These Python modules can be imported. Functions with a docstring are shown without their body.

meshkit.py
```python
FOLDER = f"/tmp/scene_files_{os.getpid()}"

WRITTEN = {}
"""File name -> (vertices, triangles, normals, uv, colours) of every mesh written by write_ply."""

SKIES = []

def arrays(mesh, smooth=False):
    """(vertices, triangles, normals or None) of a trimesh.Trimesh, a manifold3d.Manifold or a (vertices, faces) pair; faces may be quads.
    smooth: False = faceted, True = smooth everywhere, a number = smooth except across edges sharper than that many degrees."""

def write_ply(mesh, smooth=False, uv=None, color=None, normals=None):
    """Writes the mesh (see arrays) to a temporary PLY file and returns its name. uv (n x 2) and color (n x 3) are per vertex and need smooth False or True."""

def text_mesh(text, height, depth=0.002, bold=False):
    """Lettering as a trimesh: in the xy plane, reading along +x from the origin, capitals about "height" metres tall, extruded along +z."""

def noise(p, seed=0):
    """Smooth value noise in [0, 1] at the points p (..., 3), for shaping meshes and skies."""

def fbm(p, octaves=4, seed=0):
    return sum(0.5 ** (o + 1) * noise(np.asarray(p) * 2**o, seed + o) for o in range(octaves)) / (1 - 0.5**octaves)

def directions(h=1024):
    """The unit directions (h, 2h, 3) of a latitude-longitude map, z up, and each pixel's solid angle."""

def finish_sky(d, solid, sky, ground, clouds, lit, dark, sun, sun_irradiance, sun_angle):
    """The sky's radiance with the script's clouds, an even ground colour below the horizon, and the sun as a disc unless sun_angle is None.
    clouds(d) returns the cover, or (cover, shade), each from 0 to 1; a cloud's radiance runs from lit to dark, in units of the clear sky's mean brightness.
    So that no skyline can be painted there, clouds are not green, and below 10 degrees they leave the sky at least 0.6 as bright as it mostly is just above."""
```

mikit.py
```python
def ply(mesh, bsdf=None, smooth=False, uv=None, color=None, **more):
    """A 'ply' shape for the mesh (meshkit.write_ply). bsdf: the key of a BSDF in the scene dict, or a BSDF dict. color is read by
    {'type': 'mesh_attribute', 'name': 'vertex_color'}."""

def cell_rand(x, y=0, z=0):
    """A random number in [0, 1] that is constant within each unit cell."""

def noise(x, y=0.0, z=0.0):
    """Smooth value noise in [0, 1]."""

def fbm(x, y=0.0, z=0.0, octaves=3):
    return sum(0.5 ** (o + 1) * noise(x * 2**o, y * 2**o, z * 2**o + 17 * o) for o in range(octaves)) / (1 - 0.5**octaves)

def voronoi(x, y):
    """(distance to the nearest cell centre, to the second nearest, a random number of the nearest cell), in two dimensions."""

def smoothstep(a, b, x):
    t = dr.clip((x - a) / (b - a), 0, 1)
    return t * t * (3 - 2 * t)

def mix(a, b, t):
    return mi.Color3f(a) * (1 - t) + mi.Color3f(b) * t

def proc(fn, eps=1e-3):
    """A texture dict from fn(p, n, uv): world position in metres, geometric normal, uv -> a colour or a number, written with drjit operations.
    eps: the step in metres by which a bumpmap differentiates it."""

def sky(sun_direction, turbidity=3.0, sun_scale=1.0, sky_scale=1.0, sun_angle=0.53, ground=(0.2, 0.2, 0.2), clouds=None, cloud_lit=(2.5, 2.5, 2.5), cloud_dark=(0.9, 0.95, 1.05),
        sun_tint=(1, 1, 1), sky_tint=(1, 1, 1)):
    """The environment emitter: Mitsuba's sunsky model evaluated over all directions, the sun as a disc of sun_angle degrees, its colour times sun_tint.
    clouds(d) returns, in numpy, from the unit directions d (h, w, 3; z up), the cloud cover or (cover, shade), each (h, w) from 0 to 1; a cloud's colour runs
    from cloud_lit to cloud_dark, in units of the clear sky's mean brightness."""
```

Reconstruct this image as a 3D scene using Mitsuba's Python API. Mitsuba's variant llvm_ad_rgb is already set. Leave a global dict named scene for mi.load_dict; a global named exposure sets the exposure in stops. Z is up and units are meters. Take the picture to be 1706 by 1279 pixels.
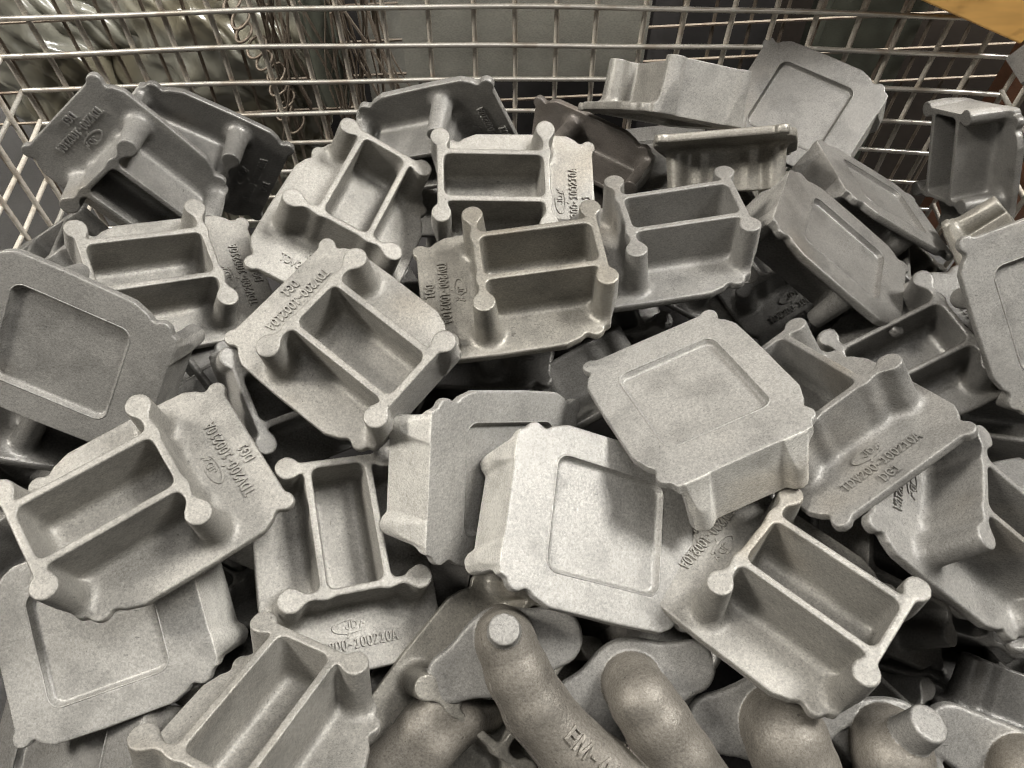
import math, random
import numpy as np
import drjit as dr
import trimesh
import mitsuba as mi
import mikit, meshkit
from mikit import noise, fbm, smoothstep, mix
from scipy.ndimage import map_coordinates
from scipy.spatial.transform import Rotation as Rot
from shapely.geometry import Polygon, Point, LineString
from shapely.ops import unary_union

T4 = mi.ScalarTransform4f
scene, labels = {}, {}

# ------------------------------------------------------------------ camera, lamps, exposure
exposure = -0.42
scene['camera'] = {'type': 'perspective', 'fov': 68.57, 'fov_axis': 'x', 'near_clip': .01, 'far_clip': 60,
                   'to_world': T4().look_at(origin=[0, 0, 1.3], target=[0, .567, 1.3 - .824], up=[0, .824, .567])}

def lamp(key, pos, aim, w, h, e, tint=(1, .975, .93), label=None):
    """a key or added fill lamp: a sheet-metal housing and a glowing diffuser that faces down at the heap"""
    m = T4().look_at(origin=list(pos), target=list(aim), up=[0, 1, .013])
    scene[key + '__diffuser'] = {'type': 'rectangle', 'to_world': m @ T4().scale([w / 2, h / 2, 1]),
                                 'emitter': {'type': 'area', 'radiance': {'type': 'rgb', 'value': [e * c for c in tint]}}}
    b = trimesh.creation.box([w + .06, h + .06, .08]); b.apply_translation([0, 0, -.045])
    scene[key + '__housing'] = mikit.ply(b, 'grey_paint', to_world=m)
    labels[key] = {'label': label, 'category': 'lamp'}

scene['grey_paint'] = {'type': 'twosided', 'b': {'type': 'diffuse', 'reflectance': {'type': 'rgb', 'value': [.4, .4, .4]}}}
HEAP = np.array([0, .4, .78])
KEY = np.array([.60, .12, .79]) / np.linalg.norm([.60, .12, .79])
lamp('workshop_lamp', HEAP + KEY * 3.6, HEAP, .95, .95, 118, label='square workshop lamp high up to the right of the cage')
KEY2 = np.array([-.70, -.06, .71]); KEY2 /= np.linalg.norm(KEY2)
lamp('workshop_lamp_001', HEAP + KEY2 * 3.6, HEAP, .75, .75, 132, (1, .955, .88), label='larger square workshop lamp high up to the left of the cage')
for i, (x, y, z, e) in enumerate(((.1, .5, 3.2, 8.5), (.3, -2.0, 3.2, 2.6), (-.9, 2.0, 3.6, 2.0))):  # added fill lamps, out of view, standing in for the ambient light
    lamp('fill_lamp' + (f'_{i:03d}' if i else ''), (x, y, z), HEAP, 1.7, 1.1, e, (1, .97, .93), ['added wide fill lamp straight above the heap', 'added wide fill lamp above the viewer, nearest lamp in front of the cage', 'added wide fill lamp beyond the back mesh'][i])
    labels['fill_lamp' + (f'_{i:03d}' if i else '')]['group'] = 'added wide fill lamps'

# ------------------------------------------------------------------ materials
def metal(key, base, warm=.02, rough=.53, metallic=.34, grain=.42, bump=.00030, rust=0.0):
    """shot-blasted cast metal: fine sand grain, broad uneven tone, a little warm stain"""
    b = np.array(base)
    def col(p, n, uv):
        g = noise(p.x * 760, p.y * 760, p.z * 760) * .5 + noise(p.x * 1500, p.y * 1500, p.z * 1500 + 5) * .5
        w = fbm(p.x * 30, p.y * 30, p.z * 30, 4)
        s = smoothstep(.60, .85, fbm(p.x * 11 + 3, p.y * 14, p.z * 14 + 9, 3))
        d = smoothstep(.50, .72, fbm(p.x * 38 + 11, p.y * 38, p.z * 38 + 2, 4))
        pit = smoothstep(.93, .97, noise(p.x * 330, p.y * 330 + 7, p.z * 330))
        c = mi.Color3f(*b.tolist()) * ((1 - grain) + grain * 2 * g) * (.76 + .48 * w)
        c = mix(c, c * mi.Color3f(1.03, .95, .84), s * (.6 + rust))
        c = c * (1 - .20 * d) * (1 - .4 * pit)
        if rust: c = mix(c, mi.Color3f(.15, .085, .045), s * rust)
        return c
    def hgt(p, n, uv):
        return noise(p.x * 620, p.y * 620, p.z * 620) * .6 + noise(p.x * 1200, p.y * 1200 + 3, p.z * 1200) * .4 + .22 * noise(p.x * 230, p.y * 230, p.z * 230)
    scene[key] = {'type': 'twosided', 'b': {'type': 'bumpmap', 'scale': bump, 'tex': mikit.proc(hgt, eps=2.5e-4),
                  'inner': {'type': 'principled', 'base_color': mikit.proc(col), 'roughness': rough, 'metallic': metallic, 'specular': .4}}}

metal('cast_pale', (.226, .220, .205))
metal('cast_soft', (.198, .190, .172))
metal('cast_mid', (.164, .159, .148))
metal('cast_dim_shade', (.118, .114, .106), rough=.42)  # duller metal, and shade put into the colour of buried and turned-away castings
metal('cast_pipe', (.130, .119, .102), rough=.54, metallic=.4)
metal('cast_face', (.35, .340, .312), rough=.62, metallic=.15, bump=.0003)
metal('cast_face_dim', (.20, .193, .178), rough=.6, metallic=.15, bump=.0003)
metal('cast_brown', (.115, .103, .092), rough=.45, rust=.12)
metal('cast_warm', (.188, .178, .156), rough=.45, metallic=.45)

def zinc(key, base, rough, stain, metallic=.7):
    def col(p, n, uv):
        s = smoothstep(.5, .75, fbm(p.x * 45, p.y * 45, p.z * 45 + 3, 3))
        g = noise(p.x * 700, p.y * 700, p.z * 700)
        return mix(mi.Color3f(*base) * (.8 + .4 * g), mi.Color3f(*stain), s * .7)
    scene[key] = {'type': 'twosided', 'b': {'type': 'principled', 'base_color': mikit.proc(col), 'roughness': rough, 'metallic': metallic}}
zinc('zinc_wire', (.56, .535, .48), .35, (.35, .30, .24))
zinc('dull_wire', (.42, .385, .33), .6, (.27, .22, .17), .25)
zinc('rusty_wire', (.20, .165, .13), .6, (.10, .07, .05))

def plain(key, base, rough=.6, var=.3, f=30, metallic=0.0, grit=.15):
    def col(p, n, uv):
        return mi.Color3f(*base) * ((1 - var) + 2 * var * fbm(p.x * f, p.y * f, p.z * f, 4)) * ((1 - grit) + 2 * grit * noise(p.x * 600, p.y * 600, p.z * 600))
    scene[key] = {'type': 'twosided', 'b': {'type': 'principled', 'base_color': mikit.proc(col), 'roughness': rough, 'metallic': metallic}}
plain('sheet_steel', (.36, .355, .315), .55, .25, 18, .2)
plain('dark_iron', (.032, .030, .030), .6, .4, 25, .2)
plain('rust_paint', (.16, .075, .042), .6, .4, 22)
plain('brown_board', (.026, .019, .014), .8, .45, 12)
plain('dark_floor', (.03, .029, .03), .8, .4, 8)
plain('concrete', (.07, .068, .065), .85, .3, 6)
plain('green_sack', (.075, .08, .062), .7, .3, 20)
def orange(p, n, uv):
    g = fbm(p.x * 14, p.y * 14, p.z * 90, 4)
    s = smoothstep(.62, .72, fbm(p.x * 40, p.y * 40, p.z * 60 + 4, 3))
    return mix(mi.Color3f(.70, .40, .12) * (.82 + .36 * g), mi.Color3f(.42, .22, .06), s * .5)
scene['orange_paint'] = {'type': 'twosided', 'b': {'type': 'principled', 'base_color': mikit.proc(orange), 'roughness': .5}}
def film(p, n, uv):
    s = fbm(p.x * 12, p.y * 12, p.z * 12, 3)
    return mix(mi.Color3f(.14, .127, .09), mi.Color3f(.20, .196, .162), smoothstep(.35, .65, s))
scene['plastic_film'] = {'type': 'twosided', 'b': {'type': 'principled', 'base_color': mikit.proc(film), 'roughness': .22, 'specular': .7, 'clearcoat': .6, 'clearcoat_gloss': .85}}
scene['blue_plastic'] = {'type': 'twosided', 'b': {'type': 'principled', 'base_color': {'type': 'rgb', 'value': [.42, .55, .55]}, 'roughness': .2, 'specular': .6}}

# ------------------------------------------------------------------ mesh helpers
def name(base):
    if base not in scene and not any(k.startswith(base + '__') for k in scene): return base
    i = 1
    while f'{base}_{i:03d}' in scene or any(k.startswith(f'{base}_{i:03d}__') for k in scene): i += 1
    return f'{base}_{i:03d}'
COUNT = {}
def part(holder, base):
    i = COUNT.get((holder, base), 0); COUNT[holder, base] = i + 1
    return f'{holder}__{base}' + (f'_{i:03d}' if i else '')
def tag(key, label, cat=None, group=None, kind=None):
    d = {'label': label}
    if cat: d['category'] = cat
    if group: d['group'] = group
    if kind: d['kind'] = kind
    labels[key] = d
def raw(V, N, F, bsdf, to_world=None):
    d = {'type': 'ply', 'filename': meshkit.write_ply((V, F), normals=N), 'face_normals': False, 'bsdf': {'type': 'ref', 'id': bsdf}}
    if to_world is not None: d['to_world'] = to_world
    return d
def tube(pts, r, sides=8, closed=False):
    """a round bar along a polyline"""
    p = np.asarray(pts, float); t = np.gradient(p, axis=0)
    if closed: t = np.roll(p, -1, 0) - np.roll(p, 1, 0)
    t /= np.linalg.norm(t, axis=1, keepdims=True) + 1e-12
    a = np.cross(t, [0.123, .456, .88]); a /= np.linalg.norm(a, axis=1, keepdims=True) + 1e-12
    b = np.cross(t, a); an = np.arange(sides) * 2 * np.pi / sides
    rr = np.broadcast_to(np.asarray(r, float), (len(p),))[:, None, None]
    v = (p[:, None] + rr * (np.cos(an)[None, :, None] * a[:, None] + np.sin(an)[None, :, None] * b[:, None])).reshape(-1, 3)
    m = len(p); f = []
    for i in range(m if closed else m - 1):
        j = (i + 1) % m
        for k in range(sides):
            l = (k + 1) % sides
            f += [[i * sides + k, i * sides + l, j * sides + l], [i * sides + k, j * sides + l, j * sides + k]]
    if not closed:
        for i0, fl in ((0, 1), ((m - 1) * sides, 0)):
            for k in range(1, sides - 1): f.append([i0, i0 + k + 1, i0 + k] if fl else [i0, i0 + k, i0 + k + 1])
    return trimesh.Trimesh(v, np.array(f), process=False)

# ------------------------------------------------------------------ signed-distance modelling of cast parts
def seg_sdf(px,py,poly):
    """signed distance to a closed 2-D polygon, negative inside"""
    a=np.asarray(poly,float);b=np.roll(a,-1,0)
    d=np.full(px.shape,1e9);ins=np.zeros(px.shape,bool)
    for (x0,y0),(x1,y1) in zip(a,b):
        ex,ey=x1-x0,y1-y0;wx,wy=px-x0,py-y0
        t=np.clip((wx*ex+wy*ey)/(ex*ex+ey*ey+1e-12),0,1)
        d=np.minimum(d,(wx-t*ex)**2+(wy-t*ey)**2)
        c=(y0<=py)!=(y1<=py)
        if ey!=0: ins^=c&(px<x0+(py-y0)*ex/ey)
    return np.where(ins,-1,1)*np.sqrt(d)
def smin(a,b,k):
    h=np.maximum(k-np.abs(a-b),0)/k
    return np.minimum(a,b)-h*h*k*.25
def smax(a,b,k): return -smin(-a,-b,k)
def surface_nets(F,org,h):
    """vertices, outward normals and triangles of F=0 (negative inside) on a regular grid"""
    nx,ny,nz=F.shape;S=F<0
    c=np.zeros((nx-1,ny-1,nz-1),int)
    for i in (0,1):
        for j in (0,1):
            for k in (0,1): c+=S[i:nx-1+i,j:ny-1+j,k:nz-1+k]
    act=(c>0)&(c<8);idx=-np.ones(act.shape,int);idx[act]=np.arange(act.sum())
    I=np.argwhere(act);acc=np.zeros((len(I),3));cnt=np.zeros(len(I))
    co=[(i,j,k) for i in (0,1) for j in (0,1) for k in (0,1)]
    val={o:F[I[:,0]+o[0],I[:,1]+o[1],I[:,2]+o[2]] for o in co}
    for o in co:
        for ax in range(3):
            if o[ax]==0:
                q=list(o);q[ax]=1;q=tuple(q);a,b=val[o],val[q];m=(a<0)!=(b<0)
                t=np.where(m,a/np.where(m,a-b,1),0);p=np.array(o,float)[None].repeat(len(I),0);p[:,ax]+=t
                acc+=p*m[:,None];cnt+=m
    V=org+h*(I+acc/cnt[:,None]);T=[]
    for ax in range(3):
        u,v=(ax+1)%3,(ax+2)%3
        sl=[slice(None)]*3;sl[ax]=slice(0,-1);s2=list(sl);s2[ax]=slice(1,None)
        A,B=S[tuple(sl)],S[tuple(s2)];E=np.argwhere(A!=B)
        E=E[(E[:,u]>0)&(E[:,v]>0)&(E[:,u]<F.shape[u]-1)&(E[:,v]<F.shape[v]-1)]
        fl=A[tuple(E.T)]
        def g(du,dv):
            q=E.copy();q[:,u]-=du;q[:,v]-=dv;return idx[tuple(q.T)]
        a,b,cc,d=g(1,1),g(0,1),g(0,0),g(1,0)
        q=np.stack([a,b,cc,d],1);q[~fl]=q[~fl][:,::-1]
        T+=[q[:,[0,1,2]],q[:,[0,2,3]]]
    T=np.vstack(T)
    x=((V-org)/h).T;g=[]
    for ax in range(3):
        e=np.zeros((3,1));e[ax]=.4
        g.append(map_coordinates(F,x+e,order=1,mode='nearest')-map_coordinates(F,x-e,order=1,mode='nearest'))
    N=np.stack(g,1);N/=np.linalg.norm(N,axis=1,keepdims=True)+1e-12
    return V,N,T
# ---- the bracket casting, in units of the text wall's boss spacing
W2,SP,HT,TH=.397,1.041,.468,.085
def outline():
    h=[(.55,-.575),(.60,-.45),(.66,-.40),(.712,-.30),(.722,.10),(.712,.66),(.66,.79),(.60,.86),(.545,1.066)]
    P=Polygon(h+[(-x,y) for x,y in h[::-1]]).buffer(-.05).buffer(.10).buffer(-.05)
    E=[Point(s*x,y).buffer(.080) for s in (-1,1) for x,y in ((.576,-.532),(.570,.928))]
    P=unary_union([P]+E).buffer(.035).buffer(-.07).buffer(.035)
    return np.array(P.simplify(.002).exterior.coords)[:-1]
def capsule(x,y,z,a,b,r0,r1):
    """a wall of rounded plan from a to b; half width r0 at z=0 and r1 at z=HT"""
    a,b=np.array(a),np.array(b);e=b-a;t=np.clip(((x-a[0])*e[0]+(y-a[1])*e[1])/(e@e),0,1)
    return np.hypot(x-a[0]-t*e[0],y-a[1]-t*e[1])-(r0+(r1-r0)*np.clip(z/HT,0,1))
RIB=.245
def casting_sdf(x,y,z,d2,dr):
    """d2: outline distance, dr: recess distance on the same grid"""
    dft=np.clip((1.03-y)/.1,0,1)
    P=smax(smax(d2+dft*(.002+.10*np.maximum(-z-.045,0)+.03*np.maximum(z+.045,0)),z,.018),-z-TH,.012)
    w=capsule(x,y,z,(-.5,0),(.5,0),.045,.031)
    w=np.minimum(w,capsule(x,y,z,(-W2,SP),(W2,SP),.042,.033))
    w=np.minimum(w,np.maximum(np.abs(x)-.50+.24*np.maximum(z,0),np.maximum(SP-.03-y,y-1.072)))
    for s in (-1,1): w=smin(w,capsule(x,y,z,(s*RIB,0),(s*RIB,SP),.042,.029),.07)
    for s in (-1,1):
        w=smin(w,capsule(x,y,z,(s*.5,0),(s*.5,1e-4),.118,.096),.06)
        w=smin(w,capsule(x,y,z,(s*W2,SP),(s*W2,SP+1e-4),.112,.096),.06)
    w=smax(w,z-HT,.006)
    w=np.maximum(w,-z-TH)
    f=smin(P,w,.085)
    f=np.maximum(f,-z-TH)
    f=np.maximum(f,z-HT)
    # recess with a sloping rim in the underside
    f=smax(f,-smax(dr+(z+TH)*.38, z+TH-.055,.02),.006)
    # the flat end: nothing but the bosses stands proud of it
    b=np.minimum(*[np.maximum(capsule(x,y,z,(s*W2,SP),(s*W2,SP+1e-4),.098,.096),y-1.074-.20*np.clip(z+TH,0,.4)) for s in (-1,1)])
    f=smax(f,smin(y-1.072,b,.03),.006)
    return f
def rrect(x,y,x0,x1,y0,y1,r):
    cx,cy=(x0+x1)/2,(y0+y1)/2;qx=np.abs(x-cx)-(x1-x0)/2+r;qy=np.abs(y-cy)-(y1-y0)/2+r
    return np.hypot(np.maximum(qx,0),np.maximum(qy,0))+np.minimum(np.maximum(qx,qy),0)-r
def casting_grid(h):
    xs=np.arange(-.80,.80+h,h);ys=np.arange(-.69,1.23+h,h);zs=np.arange(-.13,HT+.05,h)
    X2,Y2=np.meshgrid(xs,ys,indexing='ij')
    d2=seg_sdf(X2,Y2,outline());dr=rrect(X2,Y2,-.45,.45,-.26,.715,.10)
    x,y,z=X2[:,:,None],Y2[:,:,None],zs[None,None,:]
    return casting_sdf(x,y,z,d2[:,:,None],dr[:,:,None]),np.array([xs[0],ys[0],zs[0]])
PARTS=['base_plate','end_wall','end_wall_001','rib','rib_001','boss','boss_001','boss_002','boss_003','end_face']
def split(V,T):
    c=V[T].mean(1);x,y,z=c.T;lab=np.zeros(len(T),int)
    up=z>.03
    D=[np.full(len(T),.012)]
    def cap(a,b,r0,r1): return capsule(x,y,z,a,b,r0,r1)
    cand=[cap((-.5,0),(.5,0),.045,.031),cap((-W2,SP),(W2,SP),.042,.033)]
    cand+=[cap((s*RIB,0),(s*RIB,SP),.040,.026) for s in (-1,1)]
    cand+=[cap((s*.5,0),(s*.5,1e-4),.115,.09)-.02 for s in (-1,1)]+[cap((s*W2,SP),(s*W2,SP+1e-4),.108,.09)-.02 for s in (-1,1)]
    lab=np.where(up,1+np.argmin(cand,0),0)
    n=np.cross(V[T[:,1]]-V[T[:,0]],V[T[:,2]]-V[T[:,0]]);n/=np.linalg.norm(n,axis=1,keepdims=True)+1e-12
    lab[(y>1.055)&(n[:,1]>.55)]=9
    return lab
def casting(h):
    F,o=casting_grid(h);V,N,T=surface_nets(F,o,h);return V,N,T,split(V,T)

# ------------------------------------------------------------------ the wire cage (setting of the heap)
def wire(holder, base, pts, r, mat, sides=8):
    scene[part(holder, base)] = mikit.ply(tube(pts, r, sides), mat, smooth=50)
rng = np.random.default_rng(4)
def jit(n, s): return np.cumsum(rng.normal(size=n)) * s
CG = 'wire_cage'
tag(CG, 'welded wire mesh cage that holds the heap of castings', 'cage')
XS = np.linspace(-.637, .637, 33)
def yback(x): return .902 - .027 * (x / .637) ** 2
for i in range(9):
    z = .855 - .0485 * i
    wob = .0012 * np.sin(XS * 7 + i * 2.1) + .0006 * np.sin(XS * 19 + i)
    x = XS + 0
    wire(CG, 'horizontal_wire', np.stack([x, yback(x) - .0055, z + wob - (.004 * (x > .3) * (x - .3) * i)], 1), .0032, 'zinc_wire')
for i in range(-12, 13):
    x = .002 + .0533 * i + rng.normal() * .0015
    zz = np.linspace(.36, .93, 10)
    wire(CG, 'vertical_wire', np.stack([x + .002 * np.sin(zz * 11 + i), yback(x) + .0005 + 0 * zz, zz], 1), .0034, 'dull_wire')
for s in (-1, 1):                                                   # the two side walls
    for i in range(8):
        z = .855 - .0485 * i
        yy = np.linspace(-.1, .873, 14)
        zz = z - .022 * np.sin((.873 - yy) * 2.2) * (1 if s < 0 else .3) + .0012 * rng.normal(size=14)
        wire(CG, 'side_wire', np.stack([s * (.641 + .004 * np.sin(yy * 7)), yy, zz], 1), .0032, 'zinc_wire' if i % 3 == 0 else 'dull_wire')
    for i in range(17):
        y = .82 - .0533 * i + rng.normal() * .002
        zz = np.linspace(.36, .93, 8)
        wire(CG, 'side_upright_wire', np.stack([s * (.6335 + 0 * zz), y + .003 * np.sin(zz * 9), zz], 1), .0034, 'dull_wire')
b = trimesh.creation.box([1.3, 1.3, .02]); b.apply_translation([0, .26, .42])
scene[CG + '__added_dark_panel'] = mikit.ply(b, 'dark_iron')  # added dark sheet under the heap, blocks light so the gaps stay dark

# ------------------------------------------------------------------ what stands beyond the mesh
g = trimesh.creation.box([14, 14, .1]); g.apply_translation([0, 2, -.05])
scene['floor'] = mikit.ply(g, 'concrete')
tag('floor', 'grey concrete workshop floor', None, None, 'structure')

NB = 'wire_cage_001'
tag(NB, 'second wire mesh cage standing close behind the first, seen through it', 'cage')
for i in range(6):
    z = .835 - .056 * i
    xs = np.linspace(-.95, .95, 20)
    wire(NB, 'horizontal_wire', np.stack([xs, 1.075 + .03 * xs + 0 * xs, z + .035 * xs], 1), .0026, 'rusty_wire', 6)
for i in range(34):
    x = -.93 + .056 * i + rng.normal() * .004
    if -.14 < x < .19: continue
    zz = np.linspace(.2, .93, 6)
    wire(NB, 'vertical_wire', np.stack([x + .004 * np.sin(zz * 8 + i), 1.08 + .03 * x + 0 * zz, zz], 1), .0028, 'rusty_wire', 6)

def crumple(cx, cy, cz, sx, sy, sz, seed, folds=.05):
    """a bag of thin film: broad lobes and long sharp creases that fan out from its knot"""
    m = trimesh.creation.icosphere(subdivisions=6)
    v = np.array(m.vertices); q = v * np.array([sx, sy, sz])
    ang = np.arctan2(v[:, 1] + .3 * v[:, 0], v[:, 0] * .8 + .6 * v[:, 2]); rad = np.linalg.norm(v[:, :2] - [.2, 0], axis=1)
    w = meshkit.fbm(v * 1.7 + seed * 5.1, 3, seed)
    n1 = np.abs(meshkit.noise(np.stack([ang * 4 + 3 * w, rad * 1.3, v[:, 2] * 1.1 + seed], 1), seed) - .5) * 2
    n2 = np.abs(meshkit.noise(np.stack([ang * 9 + 4 * w, rad * 2.2, v[:, 2] * 2 + seed], 1), seed + 4) - .5) * 2
    n3 = np.abs(meshkit.noise(v * np.array([6, 6, 4]) + 2 * w[:, None], seed + 7) - .5) * 2
    d = folds * (1.5 * (w - .5) + .75 * n1 + .30 * n2 + .16 * n3 - .5)
    m.vertices = q + v * d[:, None] + [cx, cy, cz]
    return m
for i, (c, l) in enumerate(((( -.78, 1.25, .60, .22, .17, .22, 1), 'clear plastic bag of yellowish parts beyond the mesh at the far left'),
                            ((-.50, 1.21, .54, .19, .13, .23, 2), 'crumpled clear plastic bag beyond the mesh, second from the left'),
                            ((-.62, 1.19, .36, .26, .11, .17, 3), 'slack clear plastic bag lying lowest of the three beyond the mesh'))):
    k = name('plastic_bag'); scene[k] = mikit.ply(crumple(*c), 'plastic_film', smooth=60)
    tag(k, l, 'plastic bag', 'plastic bags beyond the mesh')
# a thin clear lid of a tub at the very top left
r = Polygon([(-.06, -.025), (.06, -.025), (.06, .025), (-.06, .025)]).buffer(.012)
t = trimesh.creation.extrude_polygon(r.difference(r.buffer(-.006)), .03); t.apply_translation([-.60, .985, .835])
scene['plastic_tub__rim'] = mikit.ply(t, 'dark_iron')
t = trimesh.creation.extrude_polygon(r.buffer(-.0065), .012); t.apply_translation([-.60, .985, .842])
scene['plastic_tub__base'] = mikit.ply(t, 'blue_plastic')
tag('plastic_tub', 'pale bluish plastic tub at the top left corner, dark rim', 'tub')
# flat steel sheet hooked behind the mesh
b = trimesh.creation.box([.325, .003, .20]); b.apply_translation([.0165, .945, .776])
scene['steel_sheet'] = mikit.ply(b, 'sheet_steel')
tag('steel_sheet', 'flat grey steel sheet hanging behind the mesh at top centre', 'sheet')
# coil of steel rings
k = 'coil_spring'
for j in range(15):
    a = np.linspace(0, 2 * np.pi, 22)[:-1]; rr = .0125 + .003 * rng.random()
    c = np.array([-.400 + .0045 * j + .005 * rng.normal(), 1.0, .86 - .021 * j])
    ti = rng.normal() * .35
    p = np.stack([c[0] + rr * np.cos(a), c[1] + rr * np.sin(a) * .8, c[2] + rr * np.sin(a) * (.55 + .3 * ti) + .006 * np.cos(a)], 1)
    scene[part(k, 'ring')] = mikit.ply(tube(p, .0022, 6, True), 'rusty_wire', smooth=60)
tag(k, 'hanging stack of thin steel rings behind the mesh, left of the wire hooks', 'spring')
# bundle of bent wire hooks
ms = []
for j in range(46):
    x = -.345 + .17 * rng.random(); y = .985 + .05 * rng.random(); z0 = .84 - .1 * rng.random(); n = 9
    zz = np.linspace(z0, z0 - .13 - .16 * rng.random(), n)
    ms.append(tube(np.stack([x + .010 * np.sin(zz * 22 + j) + (zz - z0) * rng.normal() * .12, y + 0 * zz, zz], 1), .0013 + .0009 * rng.random(), 5))
scene['wire_hooks'] = mikit.ply(trimesh.util.concatenate(ms), 'rusty_wire', smooth=60)
tag('wire_hooks', 'tangle of thin bent wire hooks hanging behind the mesh', 'wire', None, 'stuff')
# grey canister and boards
v = trimesh.creation.cylinder(.026, .26, sections=28); v.apply_translation([-.275, 1.03, .72])
scene['canister__body'] = mikit.ply(v, 'green_sack', smooth=40)
v = trimesh.creation.cylinder(.0275, .012, sections=28); v.apply_translation([-.275, 1.03, .80])
scene['canister__band'] = mikit.ply(v, 'dark_iron', smooth=40)
tag('canister', 'tall grey-green canister with a dark band, behind the mesh left of the steel sheet', 'canister')
def board(base, label, cat, size, pos, mat, rz=0):
    k = name(base); b = trimesh.creation.box(size); b.apply_transform(trimesh.transformations.rotation_matrix(rz, [0, 0, 1])); b.apply_translation(pos)
    scene[k] = mikit.ply(b, mat); tag(k, label, cat)
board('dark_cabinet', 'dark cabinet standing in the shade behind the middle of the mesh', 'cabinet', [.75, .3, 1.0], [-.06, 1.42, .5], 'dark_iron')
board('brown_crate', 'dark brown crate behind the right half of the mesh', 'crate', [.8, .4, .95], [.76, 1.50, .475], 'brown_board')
board('dark_crate', 'dark crate behind the mesh to the right of the steel sheet', 'crate', [.16, .12, .8], [.33, 1.2, .40], 'dark_iron', .15)
board('green_bin', 'dull green bin behind the mesh beside the brown crate', 'bin', [.14, .1, .75], [.56, 1.16, .375], 'green_sack', -.1)
board('grey_locker', 'dim grey locker behind the mesh right of the canister', 'locker', [.12, .1, .9], [-.18, 1.14, .36], 'sheet_steel', .2)
board('cardboard_box', 'brown box low behind the mesh at the left, under the bags', 'box', [.5, .3, .42], [-.62, 1.42, .21], 'brown_board', .1)
board('steel_post', 'rusty brown steel post at the right back corner of the cage', 'post', [.03, .03, .95], [.685, .925, .475], 'rust_paint')
board('steel_post_001', 'second rusty brown post at the far right, outside the side mesh', 'post', [.04, .03, .95], [.755, .86, .475], 'rust_paint')
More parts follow.
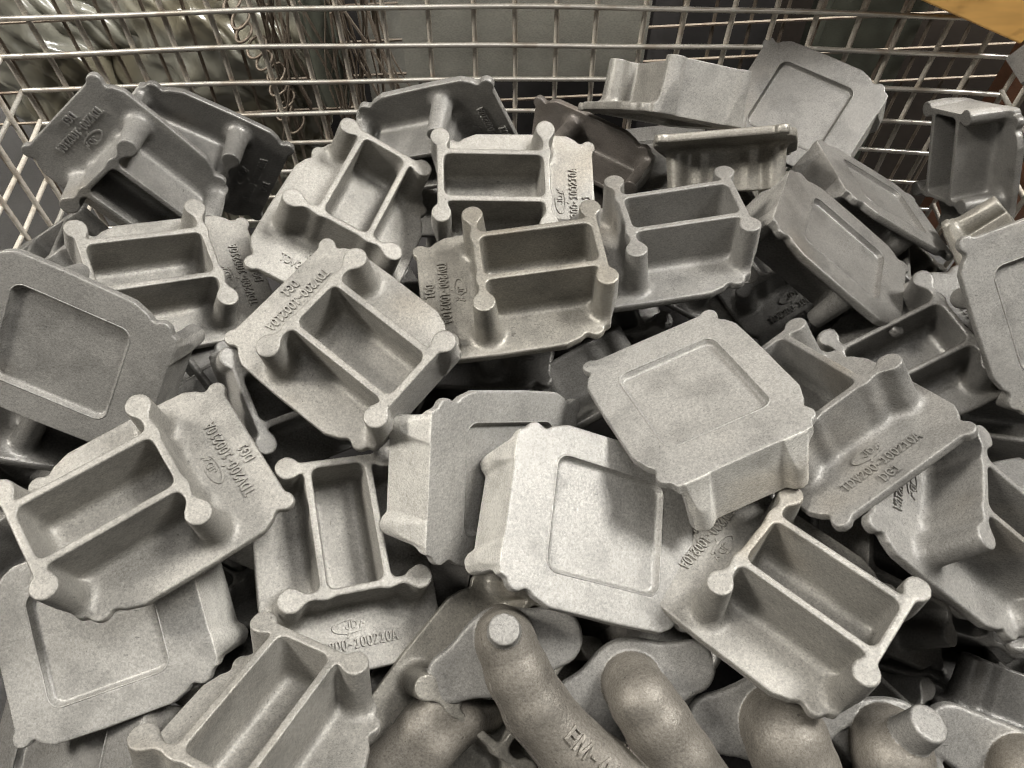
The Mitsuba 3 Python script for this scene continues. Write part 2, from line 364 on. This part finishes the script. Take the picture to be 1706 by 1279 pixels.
# orange beam over the far right corner
e = np.array([.121, 0, -.045]); e /= np.linalg.norm(e); n = np.array([e[2], 0, -e[0]]); n = n if n[2] > 0 else -n
k = 'orange_beam'
c = Polygon([(0, 0), (.16, 0), (.16, .05), (0, .05)]).buffer(.003)
b = trimesh.creation.extrude_polygon(c, .75)
M = np.eye(4); M[:3, 0] = n; M[:3, 1] = [0, 1, 0]; M[:3, 2] = -e if np.dot(np.cross(n, [0, 1, 0]), -e) > 0 else e
o = np.array([.607, .845, .794])
M[:3, 3] = o if M[0, 2] < 0 else o - e * .75
b.apply_transform(M)
scene[k] = mikit.ply(b, 'orange_paint')
scene[k + '__web'] = scene.pop(k)
for q in (.10, .28):
    t = trimesh.creation.cylinder(.007, .006, sections=6); t.apply_transform(trimesh.transformations.rotation_matrix(math.pi / 2, [1, 0, 0]))
    t.apply_translation(M[:3, 3] + M[:3, 2] * q + M[:3, 0] * .03 - [0, .003, 0]); scene[part(k, 'bolt')] = mikit.ply(t, 'sheet_steel')
tag(k, 'orange beam crossing the top right corner above the cage', 'beam')
b = trimesh.creation.box([.07, .05, .05]); b.apply_transform(trimesh.transformations.rotation_matrix(.6, [0, 1, 0])); b.apply_translation([.640, .815, .775])
scene['steel_bracket'] = mikit.ply(b, 'cast_dim_shade'); tag('steel_bracket', 'grey steel bracket at the end of the orange beam', 'bracket')
# loose wire ring
a = np.linspace(0, 4.6 * np.pi, 60)
p = np.stack([.418 + .019 * np.cos(a) - .0028 * a, .862 + .004 * np.sin(a), .583 + .018 * np.sin(a)], 1)
scene['wire_ring'] = mikit.ply(tube(p, .0015, 6), 'zinc_wire', smooth=60)
tag('wire_ring', 'small loose wire ring hooked on the back mesh at upper right', 'ring')

# ------------------------------------------------------------------ the bracket castings
def letters():
    out = []
    for s, y, h, xc in (('TDV200-100210A', -.385, .082, -.03), ('DG1', -.515, .082, -.06)):
        m = meshkit.text_mesh(s, h, .033, True); m.apply_scale([.70, 1, 1])
        w = m.bounds[1][0] + m.bounds[0][0]
        m.apply_translation([xc - w / 2, y, -.014]); out.append(m)
    e = Point(0, 0).buffer(1, 24)
    from shapely import affinity
    el = affinity.scale(e, .135, .052)
    ring = el.exterior.difference(Polygon([(.05, -.02), (.3, -.06), (.3, .09), (.02, .09)])).buffer(.0085)
    tail = LineString([(.0, -.05), (-.025, -.085)]).buffer(.008)
    g = unary_union([ring, tail])
    ms = [trimesh.creation.extrude_polygon(q, .026) for q in getattr(g, 'geoms', [g])]
    t = meshkit.text_mesh('JD', .06, .026); t.apply_translation([-.04, -.022, 0]); ms.append(t)
    t = LineString([(.085, -.02), (.1, .02), (.115, .0), (.13, .035)]).buffer(.007); ms.append(trimesh.creation.extrude_polygon(t, .026))
    m = trimesh.util.concatenate(ms); m.apply_translation([-.04, -.205, -.014])
    return trimesh.util.concatenate(out), m
TXT, EMB = letters()
a = np.linspace(0, 2 * np.pi, 65)[:-1]
RIMP = np.array(Polygon([(-.35, -.16), (.35, -.16), (.35, .615), (-.35, .615)]).buffer(.104, 8).exterior.coords)[:-1]
RIM = mikit.ply(tube(np.c_[RIMP, np.full(len(RIMP), -TH + .0035)], .0085, 6, True), smooth=60)
LETTER = [('lettering', mikit.ply(TXT)), ('emblem', mikit.ply(EMB))]
FILES = {}
for hi, h in ((1, .016), (0, .027)):
    V, N, F, lab = casting(h)
    V = V + N * ((meshkit.fbm(V * 9, 3, 3) - .5) * .0045)[:, None]      # hand-finished sand-mould unevenness
    for i, pn in enumerate(PARTS):
        t = F[lab == i]
        u, inv = np.unique(t, return_inverse=True)
        FILES[hi, pn] = meshkit.write_ply((V[u], inv.reshape(-1, 3)), normals=N[u])
CASTINGS = [   # where it lies, how it is turned, metal, near enough for the fine mesh, lettered side in view, label
    ([-0.1599, 0.406, 0.7991], [0.1229, 0.2947, -2.2307], 'cast_soft', 1, 1, "pale casting at left centre, pocket side up, code lettering along its upper left edge"),
    ([-0.254, 0.2712, 0.7754], [0.1646, -0.1027, 2.1994], 'cast_soft', 1, 1, "big casting at the left edge, two long pockets, code lettering on its right flap"),
    ([-0.1327, 0.2041, 0.6908], [0.1711, 0.285, 0.2705], 'cast_soft', 1, 1, "casting with an upright narrow pocket, emblem and code lettering below its lower wall"),
    ([-0.1735, 0.523, 0.7722], [0.1599, 0.4482, -0.2806], 'cast_soft', 1, 1, "tilted open casting with a slanted pocket, below the upright dark-faced plate at the back"),
    ([0.0301, 0.6014, 0.7681], [0.3891, -0.2386, 1.6012], 'cast_soft', 1, 1, "casting with a wide pocket at upper centre, code lettering running up its right flap"),
    ([-0.0267, 0.4543, 0.7886], [0.0721, -0.011, -1.4429], 'cast_warm', 1, 1, "casting at centre with four tall bosses, code lettering running down its left flap"),
    ([0.1082, 0.517, 0.774], [0.0052, -0.1329, -1.4511], 'cast_mid', 1, 1, "casting right of centre with a shallow open pocket and a deep step facing the viewer"),
    ([-0.3021, 0.5087, 0.7477], [0.5187, 0.145, 2.0239], 'cast_soft', 1, 1, "casting at upper left with two dark pockets, lettered flap on its right"),
    ([-0.4245, 0.6479, 0.7848], [0.4476, 1.6866, -1.9096], 'cast_mid', 1, 1, "casting tipped up on its end against the cage at upper left, lettering upside down"),
    ([-0.3335, 0.7061, 0.7226], [1.4153, -0.753, 0.8044], 'cast_dim_shade', 1, 1, "dark-faced casting leaning behind the upended one at upper left, a lone stud showing"),
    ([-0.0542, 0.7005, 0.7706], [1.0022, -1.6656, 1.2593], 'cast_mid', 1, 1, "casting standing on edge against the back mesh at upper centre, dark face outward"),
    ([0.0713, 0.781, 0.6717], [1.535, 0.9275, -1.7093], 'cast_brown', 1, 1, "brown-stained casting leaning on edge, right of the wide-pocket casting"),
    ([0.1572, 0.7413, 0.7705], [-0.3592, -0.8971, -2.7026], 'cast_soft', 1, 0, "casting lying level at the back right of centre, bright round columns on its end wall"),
    ([0.3377, 0.8233, 0.7261], [-2.4966, -1.2414, -0.6463], 'cast_dim_shade', 1, 0, "casting leaning on the back mesh with its recessed flat underside showing, upper right"),
    ([0.3452, 0.5246, 0.7456], [1.4075, -2.298, -0.3669], 'cast_dim_shade', 1, 0, "upturned casting at right, slanting recessed underside with chipped left edge"),
    ([0.1398, 0.359, 0.7832], [2.7978, 0.4816, 0.3381], 'cast_pale', 1, 0, "upturned casting right of centre, square recess on top and pale end wall in front"),
    ([0.0903, 0.2368, 0.7491], [1.9197, -2.1212, -0.6503], 'cast_pale', 1, 0, "brightest upturned casting, front centre, square recess crossed by a shadow"),
    ([0.0097, 0.3028, 0.724], [2.1044, -1.7058, -1.3959], 'cast_pale', 1, 0, "upturned casting half hidden under the brightest one, its pale end wall facing left"),
    ([-0.3961, 0.387, 0.8036], [-1.8933, -1.1745, -0.6311], 'cast_mid', 1, 0, "dim upturned casting at the left edge, recessed underside tilted towards the viewer"),
    ([-0.3446, 0.1698, 0.6974], [-1.6627, -2.3199, -0.5748], 'cast_pale', 1, 0, "upturned casting at the bottom left corner, square recess, under the big lettered casting"),
    ([-0.1918, 0.0496, 0.7413], [-0.3818, -0.0063, -0.4155], 'cast_soft', 1, 1, "casting at the bottom edge left of the pipes, long slanted twin pockets"),
    ([0.181, 0.2158, 0.7342], [-0.0539, -0.1383, -2.3133], 'cast_soft', 1, 1, "casting at lower right with long slanted pocket and a chipped boss at its foot"),
    ([0.2759, 0.3071, 0.775], [-0.4303, -0.4619, 0.4293], 'cast_mid', 1, 1, "casting at right centre showing its lettered flap, code lettering slanting upwards"),
    ([0.3326, 0.2609, 0.7535], [-0.4653, 0.39, -1.9568], 'cast_mid', 1, 1, "casting at lower right under the slanted lettered flap, tall wall with a slanted column"),
    ([0.5905, 0.7492, 0.6472], [0.9942, -1.4066, -0.69], 'cast_dim_shade', 1, 0, "casting standing on its side at the far right, two round columns across its top"),
    ([0.4422, 0.662, 0.6958], [1.8322, -1.909, -0.3194], 'cast_dim_shade', 1, 0, "upturned casting seen almost edge-on, resting just behind the chipped upturned one"),
    ([0.5218, 0.523, 0.6911], [-0.1411, 0.6715, -0.2372], 'cast_warm', 1, 0, "casting at the right edge with a single slanted column, below the side-standing one"),
    ([0.4639, 0.4452, 0.8145], [-2.3795, -0.4223, -0.2205], 'cast_mid', 1, 0, "upturned casting cut off by the right edge, steep rough side wall facing left"),
    ([0.3746, 0.4786, 0.6383], [0.4413, 0.5984, -1.7092], 'cast_dim_shade', 1, 1, "dark casting at right with its pocket in shadow, beneath the chipped upturned one"),
    ([0.3247, 0.6105, 0.6292], [0.2382, -0.4182, 0.406], 'cast_dim_shade', 0, 1, "casting in deep shadow behind the square-recess one, faint code lettering catching light"),
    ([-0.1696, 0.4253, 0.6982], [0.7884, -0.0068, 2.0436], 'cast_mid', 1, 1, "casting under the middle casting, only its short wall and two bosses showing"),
    ([-0.4602, 0.3902, 0.7052], [-0.6843, 0.4405, -1.2002], 'cast_dim_shade', 0, 1, "casting under the dim upturned one at the left edge, thick stud showing"),
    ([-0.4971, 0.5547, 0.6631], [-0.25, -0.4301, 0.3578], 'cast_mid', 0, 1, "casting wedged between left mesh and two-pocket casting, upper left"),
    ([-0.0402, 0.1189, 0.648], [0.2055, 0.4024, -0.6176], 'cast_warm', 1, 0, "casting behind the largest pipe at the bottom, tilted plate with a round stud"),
    ([-0.0106, 0.4762, 0.7071], [-0.1064, -0.1967, 1.3937], 'cast_dim_shade', 0, 1, "shadowed casting below the one with four tall bosses, only a plate edge showing"),
    ([0.3746, 0.2494, 0.5986], [0.5263, 0.2795, 1.3132], 'cast_dim_shade', 0, 0, "dark plate-like casting under the lower right twin-pocket one"),
    ([0.4171, 0.0206, 0.593], [-0.1434, 0.2377, 0.8286], 'cast_dim_shade', 0, 0, "dark casting at the bottom right corner behind the smallest flange"),
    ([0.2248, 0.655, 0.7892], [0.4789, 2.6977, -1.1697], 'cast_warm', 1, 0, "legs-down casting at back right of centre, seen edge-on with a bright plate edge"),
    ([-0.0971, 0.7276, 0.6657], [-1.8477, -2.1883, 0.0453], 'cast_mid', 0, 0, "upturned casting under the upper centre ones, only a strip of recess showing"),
    ([-0.0462, 0.438, 0.6467], [-0.1441, 0.0096, 2.8626], 'cast_dim_shade', 0, 0, "shadowed casting deep between the half-hidden pale casting and the middle lettered casting"),
    ([0.101, 0.486, 0.6671], [0.4381, 0.1081, 0.3788], 'cast_dim_shade', 0, 0, "shadowed casting deep between the deep-stepped casting and the square-recess casting"),
    ([-0.1845, 0.3301, 0.6196], [0.6359, 0.5562, 2.8131], 'cast_dim_shade', 0, 0, "shadowed casting deep between the upright narrow-pocket casting and the big left-edge lettered casting"),
    ([-0.3239, 0.4506, 0.7228], [-2.7773, 1.1949, 0.344], 'cast_dim_shade', 0, 0, "shadowed casting deep between the upper left two-pocket casting and the dim left-edge casting"),
    ([-0.1841, 0.2504, 0.6222], [-0.3698, 0.382, 1.3224], 'cast_dim_shade', 0, 0, "shadowed casting deep between the upright narrow-pocket casting and the bottom-edge twin-pocket casting"),
    ([0.4299, 0.237, 0.5635], [0.8612, -0.2712, -0.2689], 'cast_dim_shade', 0, 0, "shadowed casting deep between the tall-walled casting and the chipped-boss casting"),
    ([0.1804, 0.7748, 0.6792], [3.0793, 0.0352, 0.1675], 'cast_dim_shade', 0, 0, "shadowed casting deep between the brown-stained casting and the level back casting"),
    ([0.0327, 0.2183, 0.6552], [-1.4451, 1.8057, 0.8604], 'cast_dim_shade', 0, 0, "shadowed casting deep between the tilted stud plate and the brightest casting"),
    ([0.4486, 0.4024, 0.6315], [0.3385, -0.2045, -1.9187], 'cast_dim_shade', 0, 0, "shadowed casting deep between the tall-walled casting and the right-edge upturned casting"),
    ([0.3262, 0.1257, 0.5528], [0.3976, 0.2402, 0.9418], 'cast_dim_shade', 0, 0, "shadowed casting deep between the chipped-boss casting and the slanted lettered flap"),
    ([0.4288, 0.5498, 0.6382], [-0.1432, 0.5641, -0.4219], 'cast_dim_shade', 0, 0, "shadowed casting deep between the single-column casting and the edge-on upturned casting"),
    ([-0.3494, 0.462, 0.6866], [-0.8286, -0.0151, -2.2269], 'cast_dim_shade', 0, 0, "shadowed casting deep between the dim left-edge casting and the big left-edge lettered casting"),
    ([0.0733, 0.4107, 0.6857], [-0.6655, -0.4366, 0.2668], 'cast_dim_shade', 0, 0, "shadowed casting deep between the four-boss casting and the square-recess casting"),
    ([-0.0613, 0.1169, 0.6145], [2.9018, -0.3509, -0.5906], 'cast_dim_shade', 0, 0, "shadowed casting deep between the tilted stud plate and the bottom-edge twin-pocket casting"),
    ([0.0889, 0.1668, 0.641], [1.0676, 2.2275, 0.5637], 'cast_dim_shade', 0, 0, "shadowed casting deep between the tilted stud plate and the chipped-boss casting"),
    ([0.2877, 0.2452, 0.583], [0.1674, -0.2458, -0.0314], 'cast_dim_shade', 0, 0, "shadowed casting deep between the slanted lettered flap and the tall-walled casting"),
    ([0.4378, 0.2248, 0.6951], [-0.2721, 3.0776, -0.2496], 'cast_dim_shade', 0, 0, "shadowed casting deep between the slanted lettered flap and the right-edge upturned casting"),
    ([0.3529, 0.1092, 0.5478], [1.7309, 2.3881, -0.0191], 'cast_dim_shade', 0, 0, "shadowed casting deep between the tall-walled casting and the square-recess casting"),
    ([0.4547, 0.1286, 0.5707], [-0.9497, 0.0889, -0.4629], 'cast_dim_shade', 0, 0, "shadowed casting deep between the chipped-boss casting and the right-edge upturned casting"),
    ([-0.3806, 0.0896, 0.6197], [2.1512, 1.9904, 0.6469], 'cast_dim_shade', 0, 0, "shadowed casting deep between the bottom left upturned casting and the bottom-edge twin-pocket casting"),
    ([-0.4396, 0.2451, 0.665], [-0.1857, -0.223, 0.7218], 'cast_dim_shade', 0, 0, "shadowed casting deep between the big left-edge lettered casting and the bottom left upturned casting"),
    ([-0.3544, 0.4229, 0.6336], [0.0426, 0.8775, -1.1595], 'cast_dim_shade', 0, 0, "shadowed casting deep between the upright narrow-pocket casting and the dim left-edge casting"),
    ([0.2554, 0.6486, 0.591], [0.0747, 0.0746, 0.9944], 'cast_dim_shade', 0, 0, "shadowed casting deep between the deep-stepped casting and the chipped upturned casting"),
    ([-0.2492, 0.1983, 0.6264], [-0.2754, 0.1894, 1.084], 'cast_dim_shade', 0, 0, "shadowed casting deep between the bottom-edge twin-pocket casting and the big left-edge lettered casting"),
    ([0.3308, 0.2586, 0.551], [2.5037, 1.8541, -0.3179], 'cast_dim_shade', 0, 0, "shadowed casting deep between the chipped-boss casting and the square-recess casting"),
    ([0.4236, 0.4523, 0.719], [-0.1323, -0.3893, 1.9181], 'cast_dim_shade', 0, 1, "shadowed casting at right with one pale boss end showing above a lettered plate"),
]
for pos, rv, mat, hi, let, label in CASTINGS:
    key = name('bracket_casting')
    M = np.eye(4); M[:3, :3] = Rot.from_rotvec(rv).as_matrix() * .1; M[:3, 3] = pos
    tw = T4(M.tolist())
    for pn in PARTS:
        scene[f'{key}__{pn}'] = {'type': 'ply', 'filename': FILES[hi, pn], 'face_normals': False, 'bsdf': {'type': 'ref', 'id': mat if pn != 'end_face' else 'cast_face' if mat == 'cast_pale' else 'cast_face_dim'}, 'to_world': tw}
    scene[f'{key}__recess_rim'] = {**RIM, 'bsdf': {'type': 'ref', 'id': mat}, 'to_world': tw}
    if let:
        for pn, d in LETTER: scene[f'{key}__{pn}'] = {**d, 'bsdf': {'type': 'ref', 'id': mat}, 'to_world': tw}
        labels[f'{key}__lettering'] = {'label': 'raised cast lettering TDV200-100210A over DG1'}
    labels[f'{key}__end_face'] = {'label': 'pale ground flat end of the casting'}
    tag(key, label, 'casting', 'bracket castings heaped in the cage')

# ------------------------------------------------------------------ exhaust manifolds lying at the front
def tube_sdf(X, pts, rad, k=0.0):
    d = None; pts = np.array(pts, float); rad = np.broadcast_to(rad, len(pts))
    for a, b, ra, rb in zip(pts[:-1], pts[1:], rad[:-1], rad[1:]):
        e = b - a; t = np.clip(((X - a) @ e) / (e @ e), 0, 1)
        q = np.linalg.norm(X - a - t[..., None] * e, axis=-1) - (ra + (rb - ra) * t)
        d = q if d is None else smin(d, q, .004)
    return d
def flange_sdf(X, c, n, lobes, th):
    """a flat plate whose outline is the hull-like blend of round lobes; lobes: (point, radius)"""
    n = np.array(n, float); n /= np.linalg.norm(n); c = np.array(c, float)
    z = (X - c) @ n; P = X - z[..., None] * n
    d = None
    L = [(np.array(p, float) - ((np.array(p, float) - c) @ n) * n, r) for p, r in lobes]
    for p, r in L[1:]:
        a, ra = L[0]; e = p - a; t = np.clip(((P - a) @ e) / (e @ e), 0, 1)
        q = np.linalg.norm(P - a - t[..., None] * e, axis=-1) - (ra + (r - ra) * t)
        d = q if d is None else smin(d, q, .012)
    return smax(d, np.abs(z) - th / 2, .004)
def sdf_thing(key, prims, lo, hi, h, k, mat, rough=.0006):
    """prims: (part, function); one blended surface, cut into its parts"""
    ax = [np.arange(lo[i], hi[i] + h, h) for i in range(3)]
    X = np.stack(np.meshgrid(*ax, indexing='ij'), -1).astype(np.float32)
    ds = [fn(X) for _, fn in prims]
    f = ds[0]
    for d in ds[1:]: f = smin(f, d, k)
    # close the surface at the border of the grid
    for a in range(3):
        sl = [slice(None)] * 3
        for e in (0, -1): sl[a] = e; f[tuple(sl)] = np.abs(f[tuple(sl)]) + 1e-5
    V, N, F = surface_nets(f, np.array(lo), h)
    V = V + N * ((meshkit.fbm(V * 160, 3, 5) - .5) * 2 * rough + (meshkit.fbm(V * 40, 2, 8) - .5) * 1.2 * rough)[:, None]
    c = V[F].mean(1)
    lab = np.argmin(np.stack([fn(c) for _, fn in prims]), 0)
    for i, (pn, _) in enumerate(prims):
        t = F[lab == i]
        if len(t) == 0: continue
        u, inv = np.unique(t, return_inverse=True)
        scene[part(key, pn)] = raw(V[u], N[u], inv.reshape(-1, 3), mat if pn not in ('flange', 'sensor_boss') else 'cast_mid')

def stub_sdf(X, a, b, radii):
    """a rough many-sided stub from a to b"""
    a, b = np.array(a), np.array(b); e = (b - a) / np.linalg.norm(b - a)
    u = np.cross(e, [1, .2, 0]); u /= np.linalg.norm(u); w = np.cross(e, u)
    q = X - a; d = None
    for i, r in enumerate(radii):
        t = 2 * np.pi * i / len(radii) + .3; p = q @ (np.cos(t) * u + np.sin(t) * w) - r
        d = p if d is None else smax(d, p, .0025)
    return smax(d, -(q @ e), .002)
MF = 'exhaust_manifold'
nf = np.array([0, -.40, .92])
P1 = [(-.010, .176, .700), (-.006, .166, .722), np.array([-0.0048, 0.1541, 0.7491]), np.array([0.0039, 0.1353, 0.7374]), np.array([0.0173, 0.1146, 0.7232]), np.array([0.0427, 0.0897, 0.7061]), np.array([0.0810, 0.0662, 0.6875]), np.array([0.1294, 0.0450, 0.6692])]
P2 = [np.array([0.0935, 0.1471, 0.6728]), np.array([0.0908, 0.1341, 0.7063]), np.array([0.0951, 0.1200, 0.7172]), np.array([0.1054, 0.1060, 0.7112]), np.array([0.1220, 0.0856, 0.6972]), np.array([0.1425, 0.0611, 0.6804])]
P3 = [np.array([0.2096, 0.1207, 0.6545]), np.array([0.2001, 0.1099, 0.6896]), np.array([0.2009, 0.0972, 0.6991]), np.array([0.2081, 0.0788, 0.6889]), np.array([0.2177, 0.0543, 0.6720])]
P4 = [np.array([0.2988, 0.1076, 0.6456]), np.array([0.2807, 0.0975, 0.6872]), np.array([0.2787, 0.0863, 0.6916]), np.array([0.2831, 0.0617, 0.6747])]
P5 = [np.array([0.4018, 0.0856, 0.6426]), np.array([0.3827, 0.0776, 0.6735]), np.array([0.3824, 0.0586, 0.6665])]
BA, BB1 = np.array([-0.0052, 0.1566, 0.7461]), np.array([-0.0059, 0.1528, 0.8102])
BC, BD = np.array([0.2803, 0.0930, 0.6926]), np.array([0.2910, 0.1021, 0.7352])
def fl(c, lobes, th=.012): return lambda X: flange_sdf(X, c, nf, lobes, th)
MPRIMS = [('runner', lambda X: tube_sdf(X, P1, [.0205, .0205, .0212, .023, .0242, .025, .026, .027])),
          ('runner', lambda X: tube_sdf(X, P2, [.021, .022, .0238, .0245, .0245, .025])),
          ('runner', lambda X: tube_sdf(X, P3, [.026, .027, .0295, .030, .031])),
          ('runner', lambda X: tube_sdf(X, P4, [.025, .0255, .0275, .0285])),
          ('runner', lambda X: tube_sdf(X, P5, .026)),
          ('flange', fl(np.array([-0.0069, 0.1565, 0.7132]), [(np.array([-0.0082, 0.1565, 0.7132]), .030), (np.array([-0.0452, 0.1366, 0.7141]), .0195), (np.array([0.0313, 0.1640, 0.7232]), .0225)])),
          ('flange', fl(np.array([0.0959, 0.1362, 0.6968]), [(np.array([0.0904, 0.1362, 0.6968]), .030), (np.array([0.0507, 0.1194, 0.6950]), .022), (np.array([0.1358, 0.1463, 0.7062]), .020), (np.array([0.0909, 0.0960, 0.6861]), .012)])),
          ('flange', fl(np.array([0.2051, 0.1154, 0.6825]), [(np.array([0.2051, 0.1154, 0.6825]), .034), (np.array([0.1547, 0.1090, 0.6878]), .022), (np.array([0.2441, 0.1241, 0.6885]), .020)])),
          ('flange', fl(np.array([0.2933, 0.1007, 0.6699]), [(np.array([0.2887, 0.1007, 0.6699]), .030), (np.array([0.2501, 0.1143, 0.6817]), .017), (np.array([0.3131, 0.0779, 0.6712]), .015)])),
          ('flange', fl(np.array([0.3873, 0.0849, 0.6639]), [(np.array([0.3873, 0.0811, 0.6613]), .030), (np.array([0.3362, 0.1004, 0.6892]), .0215)])),
          ('sensor_boss', lambda X: np.minimum(tube_sdf(X, [BA, BB1 * .7 + BA * .3], [.0125, .0108]), stub_sdf(X, BA * .45 + BB1 * .55, BB1, [.0142, .0122, .0140, .0126, .0138, .0120, .0134]))),
          ('sensor_boss', lambda X: tube_sdf(X, [BC, BD], [.0165, .0138]))]
def flat_end(fn, a, b):
    a, b = np.array(a), np.array(b); e = (b - a) / np.linalg.norm(b - a)
    return lambda X: smax(fn(X), (X - b) @ e - .0, .0015)
for i, (a, b) in ((10, (BA, BB1)), (11, (BC, BD))):
    MPRIMS[i] = (MPRIMS[i][0], flat_end(MPRIMS[i][1], a, b))
sdf_thing(MF, MPRIMS, (-.085, .0, .625), (.44, .225, .775), .0020, .0022, 'cast_pipe', .00035)
tag(MF, 'exhaust manifold of fat curved pipes and flanges lying at the bottom right of centre', 'exhaust manifold')
# raised code along the first pipe
m = meshkit.text_mesh('EM-4615800', .0115, .0030, True); m.apply_scale([.95, 1, 1])
v = np.array(m.vertices)
def along(P, s):
    P = np.array(P); L = np.r_[0, np.cumsum(np.linalg.norm(np.diff(P, axis=0), axis=1))]
    t = np.linspace(0, L[-1], 200); Q = np.stack([np.interp(t, L, P[:, i]) for i in range(3)], 1)
    for _ in range(60): Q[1:-1] = .25 * Q[:-2] + .5 * Q[1:-1] + .25 * Q[2:]
    D = np.gradient(Q, axis=0); D /= np.linalg.norm(D, axis=1, keepdims=True)
    return np.stack([np.interp(s, t, Q[:, i]) for i in range(3)], 1), np.stack([np.interp(s, t, D[:, i]) for i in range(3)], 1)
C0, E0 = along(P1[2:], v[:, 0] + .071)
up = np.array([0, -.567, .824]) - (E0 @ np.array([0, -.567, .824]))[:, None] * E0; up /= np.linalg.norm(up, axis=1, keepdims=True)
sd = np.cross(E0, up); sd *= np.sign(sd[:, :1])
an = .30 + v[:, 1] / .025; dirs = np.cos(an)[:, None] * up + np.sin(an)[:, None] * sd
RR = np.linspace(.015, .034, 80)
sk = np.stack([MPRIMS[0][1](C0 + dirs * r) for r in RR], 1)
rr = RR[np.argmax(sk > 0, 1)] + v[:, 2] - .0012
m.vertices = C0 + (np.cos(an) * rr)[:, None] * up + (np.sin(an) * rr)[:, None] * sd
m.fix_normals()
scene[MF + '__lettering'] = mikit.ply(m, 'cast_pipe')
labels[MF + '__lettering'] = {'label': 'raised cast code EM-4615800 along the first pipe'}

for P_, fn_, a_ in ((P1, MPRIMS[0][1], -.95), (P2, MPRIMS[1][1], -1.0), (P3, MPRIMS[2][1], -.9)):     # mould seam along the pipes
    s_ = np.linspace(.018, .12, 60); C_, E_ = along(P_[2:], s_)
    u_ = np.array([0, -.567, .824]) - (E_ @ np.array([0, -.567, .824]))[:, None] * E_; u_ /= np.linalg.norm(u_, axis=1, keepdims=True)
    d_ = np.cross(E_, u_); d_ *= np.sign(d_[:, :1]); v_ = np.cos(a_) * u_ + np.sin(a_) * d_
    r_ = RR[np.argmax(np.stack([fn_(C_ + v_ * r) for r in RR], 1) > 0, 1)]
    scene[part(MF, 'mould_seam')] = mikit.ply(tube(C_ + v_ * (r_ - .0004 + .00025 * np.sin(s_ * 900))[:, None], .0011, 6), 'cast_pipe', smooth=60)
MG = 'exhaust_manifold_001'
Q1 = [np.array([-0.0436, 0.1345, 0.6641]), np.array([-0.0513, 0.1250, 0.6842]), np.array([-0.0700, 0.1086, 0.6803]), np.array([-0.0965, 0.0823, 0.6682]), np.array([-0.1312, 0.0481, 0.6531])]
Q2 = [np.array([-0.0156, 0.1206, 0.6666]), np.array([-0.0311, 0.1113, 0.6821]), np.array([-0.0534, 0.0933, 0.6770]), np.array([-0.0730, 0.0665, 0.6658]), np.array([-0.0856, 0.0440, 0.6564])]
sdf_thing(MG, [('runner', lambda X: tube_sdf(X, Q1, [.017, .0175, .0175, .018, .018])),
               ('rib', lambda X: tube_sdf(X, Q2, [.011, .012, .012, .012, .012])),
               ('web', lambda X: np.minimum(tube_sdf(X, [(Q1[2] + Q2[2]) / 2 - [0, .002, .006], (Q1[3] + Q2[3]) / 2 - [0, .002, .006]], .012), 1)),
               ('flange', lambda X: flange_sdf(X, np.array([-0.0557, 0.1361, 0.6773]), nf, [(np.array([-0.0486, 0.1323, 0.6747]), .017), (np.array([-0.0665, 0.1408, 0.6805]), .011)], .010))],
          (-.16, .0, .625), (.012, .19, .745), .0024, .012, 'cast_pipe')
tag(MG, 'small curved pipe casting with a side rib, left of the big pipes', 'pipe casting')
